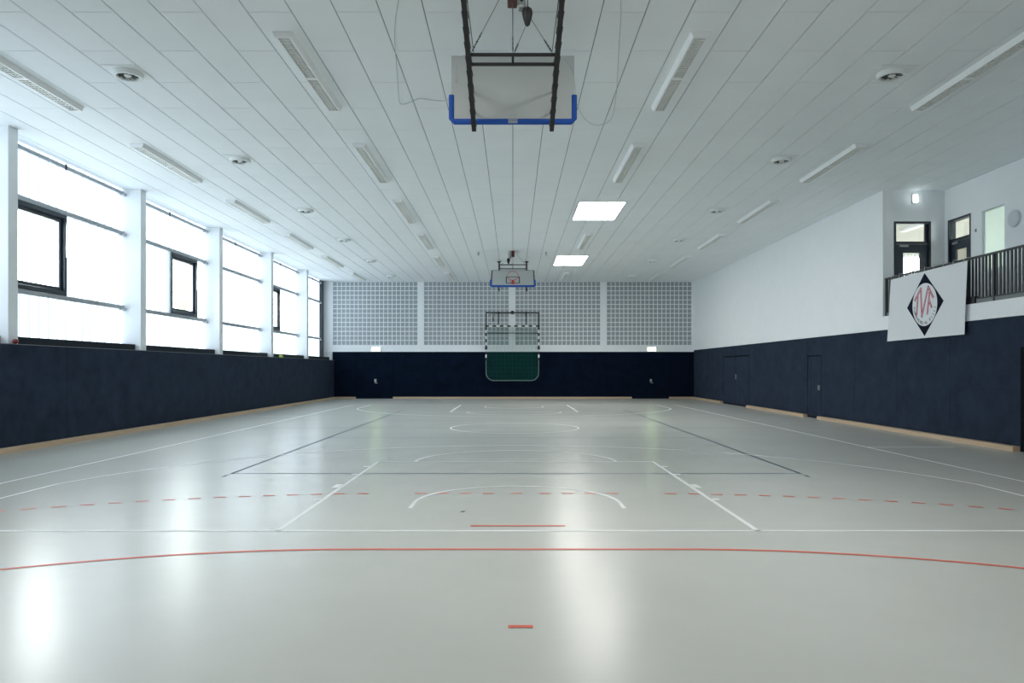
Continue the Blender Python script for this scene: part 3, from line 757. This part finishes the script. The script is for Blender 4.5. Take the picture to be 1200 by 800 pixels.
# ------------------------------------------------------------------ folded-up basketball frames
def make_hoop(A, B, ts, C0, tl, Lb, YH, ta=.58, tb=.625):
    """local frame: origin at ceiling above the frame; y towards the court centre, near-frame orientation"""
    O = Vector((0, 10.0, HC)); o = empty('basketball_hoop', O)
    A = Vector(A); B = Vector(B)       # arm: bottom, top
    def put(mb, nm, m, par=o, sm=False):
        q = mb.build(nm, m, par, sm)
        if par is o: q.location = -O
        return q
    d = (A-B).normalized(); nrm = Vector((0, -d.z, d.y)); nrm = nrm if nrm.y > 0 else -nrm   # away from the end wall
    for s_ in (-1, 1):
        a = Vector((s_*ta, A.y, A.z)); b = Vector((s_*tb, B.y, B.z)); ax = (a-b).normalized(); si = Vector((1, 0, 0)); si = (si-ax*si.dot(ax)).normalized(); up = si.cross(ax)
        mb = MB(); w2, h2 = .032, .055
        vs = [p+si*i*w2+up*j*h2 for p in (b, a) for i, j in ((-1, -1), (1, -1), (1, 1), (-1, 1))]
        mb.add(vs, [(0, 1, 2, 3)[::-1], (4, 5, 6, 7)]+[(k, (k+1) % 4, 4+(k+1) % 4, 4+k) for k in range(4)])
        L_ = (a-b).length; n = 12
        for k in range(n):       # zig-zag lacing ribs on the outer side
            p = b+ax*(L_*(k+.2)/n); q_ = b+ax*(L_*(k+.9)/n)
            mb.tube([p+si*w2*1.15-up*h2*.8, q_+si*w2*1.15+up*h2*.8], .007, 4); mb.tube([p-si*w2*1.15-up*h2*.8, q_-si*w2*1.15+up*h2*.8], .007, 4)
        put(mb, 'arm', M['black'])
        put(MB().cbox(s_*tb-.09, s_*tb+.09, B.y-.12, B.y+.12, HC-.03, HC-.001, .005), 'ceiling_bracket', M['black'])
    def at(t): return B+(A-B)*t
    for t in ts:
        p = at(t); hw = tb+(ta-tb)*t; put(MB().tube([(-hw, p.y, p.z), (hw, p.y, p.z)], .024, 8), 'crossbar', M['black'])
    p = at(ts[0]); q_ = at(ts[1]); put(MB().tube([p, q_], .018, 6), 'centre_strut', M['black'])
    # backboard, its face away from the end wall
    c0 = Vector(C0); wv = .925; tl = math.radians(tl); d = Vector((0, math.sin(tl), -math.cos(tl))); nrm = Vector((0, math.cos(tl), math.sin(tl)))
    for s_ in (-1, 1):
        for v in (.12, .42):
            pa = c0-d*v; k_ = (pa.z-B.z)/(A.z-B.z)
            if 0 < k_ < 1: put(MB().tube([pa+Vector((s_*(tb+(ta-tb)*k_), 0, 0)), at(k_)+Vector((s_*(tb+(ta-tb)*k_), 0, 0))], .02, 6), 'board_bracket', M['black'])
    def Q(x, v, n_): return Vector((x, 0, 0))+c0-d*v+nrm*n_
    def slab(x0, x1, v0, v1, n0, n1, mb=None):
        mb = mb or MB(); vs = [Q(x, v, n) for x in (x0, x1) for v in (v0, v1) for n in (n0, n1)]
        return mb.add(vs, [(0,1,3,2), (4,6,7,5), (0,4,5,1), (2,3,7,6), (0,2,6,4), (1,5,7,3)])
    bd = put(slab(-wv, wv, 0, Lb, 0, .022), 'backboard', M['board'])
    ln = MB(); e = .05
    slab(-wv+.005, -wv+e, .02, Lb-.005, .0225, .0235, ln); slab(wv-e, wv-.005, .02, Lb-.005, .0225, .0235, ln)
    slab(-wv+e, wv-e, Lb-.03, Lb-.005, .0225, .0235, ln)
    for x0, x1, v0, v1 in ((-.295, -.255, .15, .60), (.255, .295, .15, .60), (-.255, .255, .56, .60), (-.255, .255, .15, .19)): slab(x0, x1, v0, v1, .0225, .0235, ln)
    q = ln.build('board_lines', M['stripk'], bd)
    pd = MB(); th = .045
    pts = [(-wv, .37), (-wv, .02), (-wv+.04, -.025), (wv-.04, -.025), (wv, .02), (wv, .37)]
    pd_pts = [Q(x, v, .012) for x, v in pts]; pd.tube(pd_pts, .043, 10)
    put(pd, 'safety_pad', M['blue'], o, True)
    # ring on the court side
    rg = MB(); rc = .225; cxn = .15+rc+.0
    rg.tube([Q(rc*math.cos(2*PI*k/28), .17, .15+.03+rc+rc*math.sin(2*PI*k/28)) for k in range(28)], .011, 6, closed=True)
    slab(-.06, .06, .09, .25, .023, .035, rg); slab(-.05, .05, .15, .175, .03, .17, rg)
    rg.tube([Q(-.05, .10, .03), Q(-.14, .165, .24)], .008, 5); rg.tube([Q(.05, .10, .03), Q(.14, .165, .24)], .008, 5)
    put(rg, 'ring', M['orange'], o, True)
    bt = MB(); slab(-.07, .07, -.055, -.0, -.03, .02, bt)
    slab(-.045, -.03, .06, .08, -.006, 0, bt); slab(.03, .045, .06, .08, -.006, 0, bt)
    put(bt, 'ring_bracket', M['steel'])
    # chain hoist on the ceiling
    ho = put(MB().cbox(-.07, .055, YH-.12, YH+.14, 6.33, HC, .01), 'hoist_motor', M['motor'])
    hb = MB().cbox(.058, .165, YH-.08, YH+.08, 6.25, HC, .02); hb.build('hoist_gearbox', M['steel'], ho)
    hl = MB().lathe([(.0, 0), (.022, 0), (.022, .01), (0, .01)], T(.11, YH-.085, 6.33) @ Matrix.Rotation(PI/2, 4, 'X'), 16); hl.build('hoist_hub', M['black'], ho)
    bag = MB().lathe([(.005, 0), (.03, .02), (.055, .10), (.068, .17), (.06, .22), (.03, .245), (.0, .25)], T(.185, YH, 6.03), 16); bag.build('chain_bag', M['black'], ho, True)
    bx = MB().tube([(.185, YH, 6.25), (.20, YH, HC)], .008, 5); bx.build('bag_hanger', M['wire'], ho)
    pb = at(ts[0])
    wr = MB()
    def wire(a, b):
        a = Vector(a); b = Vector(b); wr.tube([a, b], .0045, 5)
        for k in range(7):
            p = b+(a-b)*(.03+.045*k); wr.tube([p, p+(a-b).normalized()*.028], .012 if k % 2 else .009, 6)
    wire((-.005, YH, 6.33), (0, pb.y, pb.z+.03)); wire((-.11, YH, 6.50), (-.56, pb.y, pb.z+.03)); wire((.20, YH, 6.18), (.53, pb.y, pb.z+.03)); wire((.165, YH, 6.04), (.02, pb.y, pb.z+.03))
    put(wr, 'hoist_wires', M['wire'])
    return o
h1 = make_hoop((0, 10.90, 5.25), (0, 8.62, 6.569), (.517, .574), (0, 10.95, 5.405), 0, .965, 9.30)
h2 = make_hoop((0, 10.5, 4.97), (0, 7.75, 6.569), (.12, .27), (0, 10.60, 5.13), 45, 1.05, 10.7); h2.location = (0, 2*YM-10.0, HC); h2.rotation_euler.z = PI
tag(h1, 'near basketball hoop folded up to the ceiling, seen from behind with blue padded edge', 'basketball hoop', 'folded-up basketball hoops')
tag(h2, 'far basketball hoop folded up to the ceiling, its white board face and ring showing', 'basketball hoop', 'folded-up basketball hoops')
# loose cables by the near hoop: lying along the ceiling, then drooping to the frame
def cpt(px, py, dz=.012):
    z = HC-dz; Y = (z-EYE)*FPX/(VY-py); return ((px-VX)*Y/FPX, Y, z)
def ppt(px, py, Y): return ((px-VX)*Y/FPX, Y, EYE+(VY-py)*Y/FPX)
c = [cpt(467, -10), cpt(467, 0), cpt(464, 20), cpt(462.5, 45), cpt(465, 80), cpt(467.5, 116), cpt(471, 122, .03), cpt(480, 120, .03), cpt(492, 115.5, .03), cpt(505, 117, .03), cpt(520, 118, .05),
     ppt(530, 112, 11.6), ppt(534.5, 98, 11.0), ppt(535, 80, 10.5), ppt(539, 68, 10.1), ppt(549, 63, 9.95)]
def smooth(pts, n=5):
    P = [Vector(p) for p in pts]; out = []
    for i in range(len(P)-1):
        a = P[max(i-1, 0)]; b = P[i]; c_ = P[i+1]; d = P[min(i+2, len(P)-1)]
        for k in range(n):
            t = k/n; out.append(.5*((2*b)+(-a+c_)*t+(2*a-5*b+4*c_-d)*t*t+(-a+3*b-3*c_+d)*t*t*t))
    return out+[P[-1]]
o = MB().tube(smooth(c), .0065, 5).build('power_cable', M['cable'], None, True); tag(o, 'thin grey cable looping over ceiling to the left arm of near basketball hoop', 'cable')
c = [ppt(653, 66, 9.95), ppt(662, 70, 10.1), ppt(669, 79, 10.4), ppt(672.5, 90, 10.9), ppt(674, 104, 11.9), cpt(676, 122, .03), cpt(686, 140), cpt(700, 147), cpt(716, 140), cpt(721, 118), cpt(723, 100), cpt(725, 60), cpt(727.5, 20), cpt(727, -8)]
o = MB().tube(smooth(c), .005, 5).build('power_cable', M['cable'], None, True); tag(o, 'thin grey cable running over ceiling to the right arm of near basketball hoop', 'cable')
for px, nm in ((-1.45, 'left'), (1.40, 'right')):
    for yy, fn in ((30.6, 'far'),):
        o = empty('ceiling_hook', (px, yy, HC)); tag(o, 'small dark ceiling hook %s of the %s basketball hoop' % (nm, fn), 'hook', 'small ceiling hooks')
        MB().lathe([(.0, 0), (.04, 0), (.04, -.012), (.012, -.016), (.012, -.06), (0, -.06)], Matrix(), 12).build('hook_base', M['black'], o)
        MB().tube([(.035*math.cos(t*PI/8), 0, -.09+.035*math.sin(t*PI/8)) for t in range(16)], .009, 6, closed=True).build('hook_eye', M['black'], o)

# ------------------------------------------------------------------ handball goal hoisted against the far wall
YG = 40.42
gl = empty('handball_goal', (0, YG, 2.1)); tag(gl, 'black and white striped handball goal with green net hoisted against the far wall', 'goal')
def gput(mb, nm, m, par=gl, sm=False):
    q = mb.build(nm, m, par, sm)
    if par is gl: q.location = -gl.location
    return q
gx0, gx1 = -1.49, 1.44; ztop = 4.05; zb = 2.12
def bands(mb, a, b, n, ax):
    for i in range(n):
        lo = a+(b-a)*i/n; hi = a+(b-a)*(i+1)/n; mi = i % 2
        if ax[0] == 'z': mb.box(ax[1]-.04, ax[1]+.04, YG-.04, YG+.04, min(lo, hi), max(lo, hi), mi)
        else: mb.box(min(lo, hi), max(lo, hi), YG-.04, YG+.04, ax[1]-.04, ax[1]+.04, mi)
for x in (gx0, gx1): mb = MB(); bands(mb, ztop-.04, zb, 11, ('z', x)); gput(mb, 'post', [M['stripk'], M['stripw']])
mb = MB(); bands(mb, gx0-.04, gx1+.04, 15, ('x', ztop)); gput(mb, 'crossbar', [M['stripk'], M['stripw']])
xm = (gx0+gx1)/2
mb = MB().tube([(gx0-.03, YG+.1, 4.80), (gx1+.03, YG+.1, 4.80)], .04, 8)
for x in (gx0, gx1): mb.tube([(x, YG+.1, 4.84), (x, YG+.1, ztop-.2)], .035, 8)
for x in (xm-.77, xm+.77): mb.tube([(x, YG+.1, 4.82), (x, YG+.1, 4.16)], .03, 8)
gput(mb, 'lifting_frame', M['black'])
gput(MB().lathe([(0, -.06), (.09, -.06), (.11, 0), (.09, .06), (0, .06)], T(xm, YG+.06, 4.81) @ Matrix.Rotation(PI/2, 4, 'X'), 16), 'winch_drum', M['black'], gl, True)
gput(MB().cbox(gx0+.36, gx0+.42, YG+.05, YG+.12, 4.30, 4.55, .015), 'hanging_counterweight', M['black'])
gput(MB().tube([(gx0+.39, YG+.08, 4.5), (gx0+.47, YG+.08, 4.80)], .006, 5), 'pull_cord', M['black'])
gput(MB().tube([(gx0, YG+.0, 3.66), (gx1, YG+.0, 3.66)], .026, 6), 'brace_bar', M['black'])
for x in (xm-.77, xm+.77): gput(MB().cbox(x-.04, x+.04, YG+.12, YF-.0, 4.74, 4.86, .008), 'wall_bracket', M['black'])
for x in (gx0, gx1): gput(MB().cbox(x-.07, x+.07, YG-.06, YG+.10, 2.74, 2.92, .02), 'hinge', M['black'])
# lower rounded net bow
R = .42; zl = 1.02; YN = YG+.12
pts = [(gx0, YG, zb)]+[(gx0, YN, 1.8)]
for k in range(7): t = PI+k*PI/12; pts.append((gx0+R+R*math.cos(t), YN, zl+R+R*math.sin(t)))
for k in range(7): t = 1.5*PI+k*PI/12; pts.append((gx1-R+R*math.cos(t), YN, zl+R+R*math.sin(t)))
pts += [(gx1, YN, 1.8), (gx1, YG, zb)]
gput(MB().tube(pts, .028, 8), 'net_bow', M['frametube'], gl, True)
def zlow(x):
    e = min(x-gx0, gx1-x)
    return zl if e > R else zl+R-math.sqrt(max(0, R*R-(R-e)**2))
nt_ = MB(); r_ = .0038; n = 48
def yn(x, z): return YN+.03+.10*max(0, (z-2.1)/2)*0+.05*math.sin((x-gx0)/(gx1-gx0)*PI)
for i in range(1, n):
    x = gx0+(gx1-gx0)*i/n; nt_.tube([(x, yn(x, 0), zlow(x)), (x, yn(x, 0), ztop-.05)], r_, 4)
nz = 50
for j in range(1, nz):
    z = zl+(ztop-zl)*j/nz
    e = 0 if z > zl+R else R-math.sqrt(max(0, R*R-(zl+R-z)**2))
    seg = [gx0+e+(gx1-gx0-2*e)*k/6 for k in range(7)]
    nt_.tube([(x, yn(x, z), z) for x in seg], r_, 4)
tag(gput(nt_, 'net', M['netgreen']), 'green cord net')

# ------------------------------------------------------------------ small things on the left ledge
o = MB().lathe([(0, -.05), (.03, -.042), (.05, -.015), (.052, .012), (.035, .042), (0, .052)], Matrix(), 20).build('ball', M['red'], None, True)
o.location = (-10.108, 14.78, ZL+.012+.05); tag(o, 'small dark red ball on the dark wall ledge in front of the nearest column', 'ball')
o = MB().lathe([(.1*math.sin(PI*k/12), -.1*math.cos(PI*k/12)) for k in range(13)], Matrix(), 20).build('ball', M['ball'], None, True)
o.location = (-10.245+.0, 32.1, 2.09+.1); tag(o, 'yellow-green ball wedged on the ledge below the farthest opening window', 'ball')
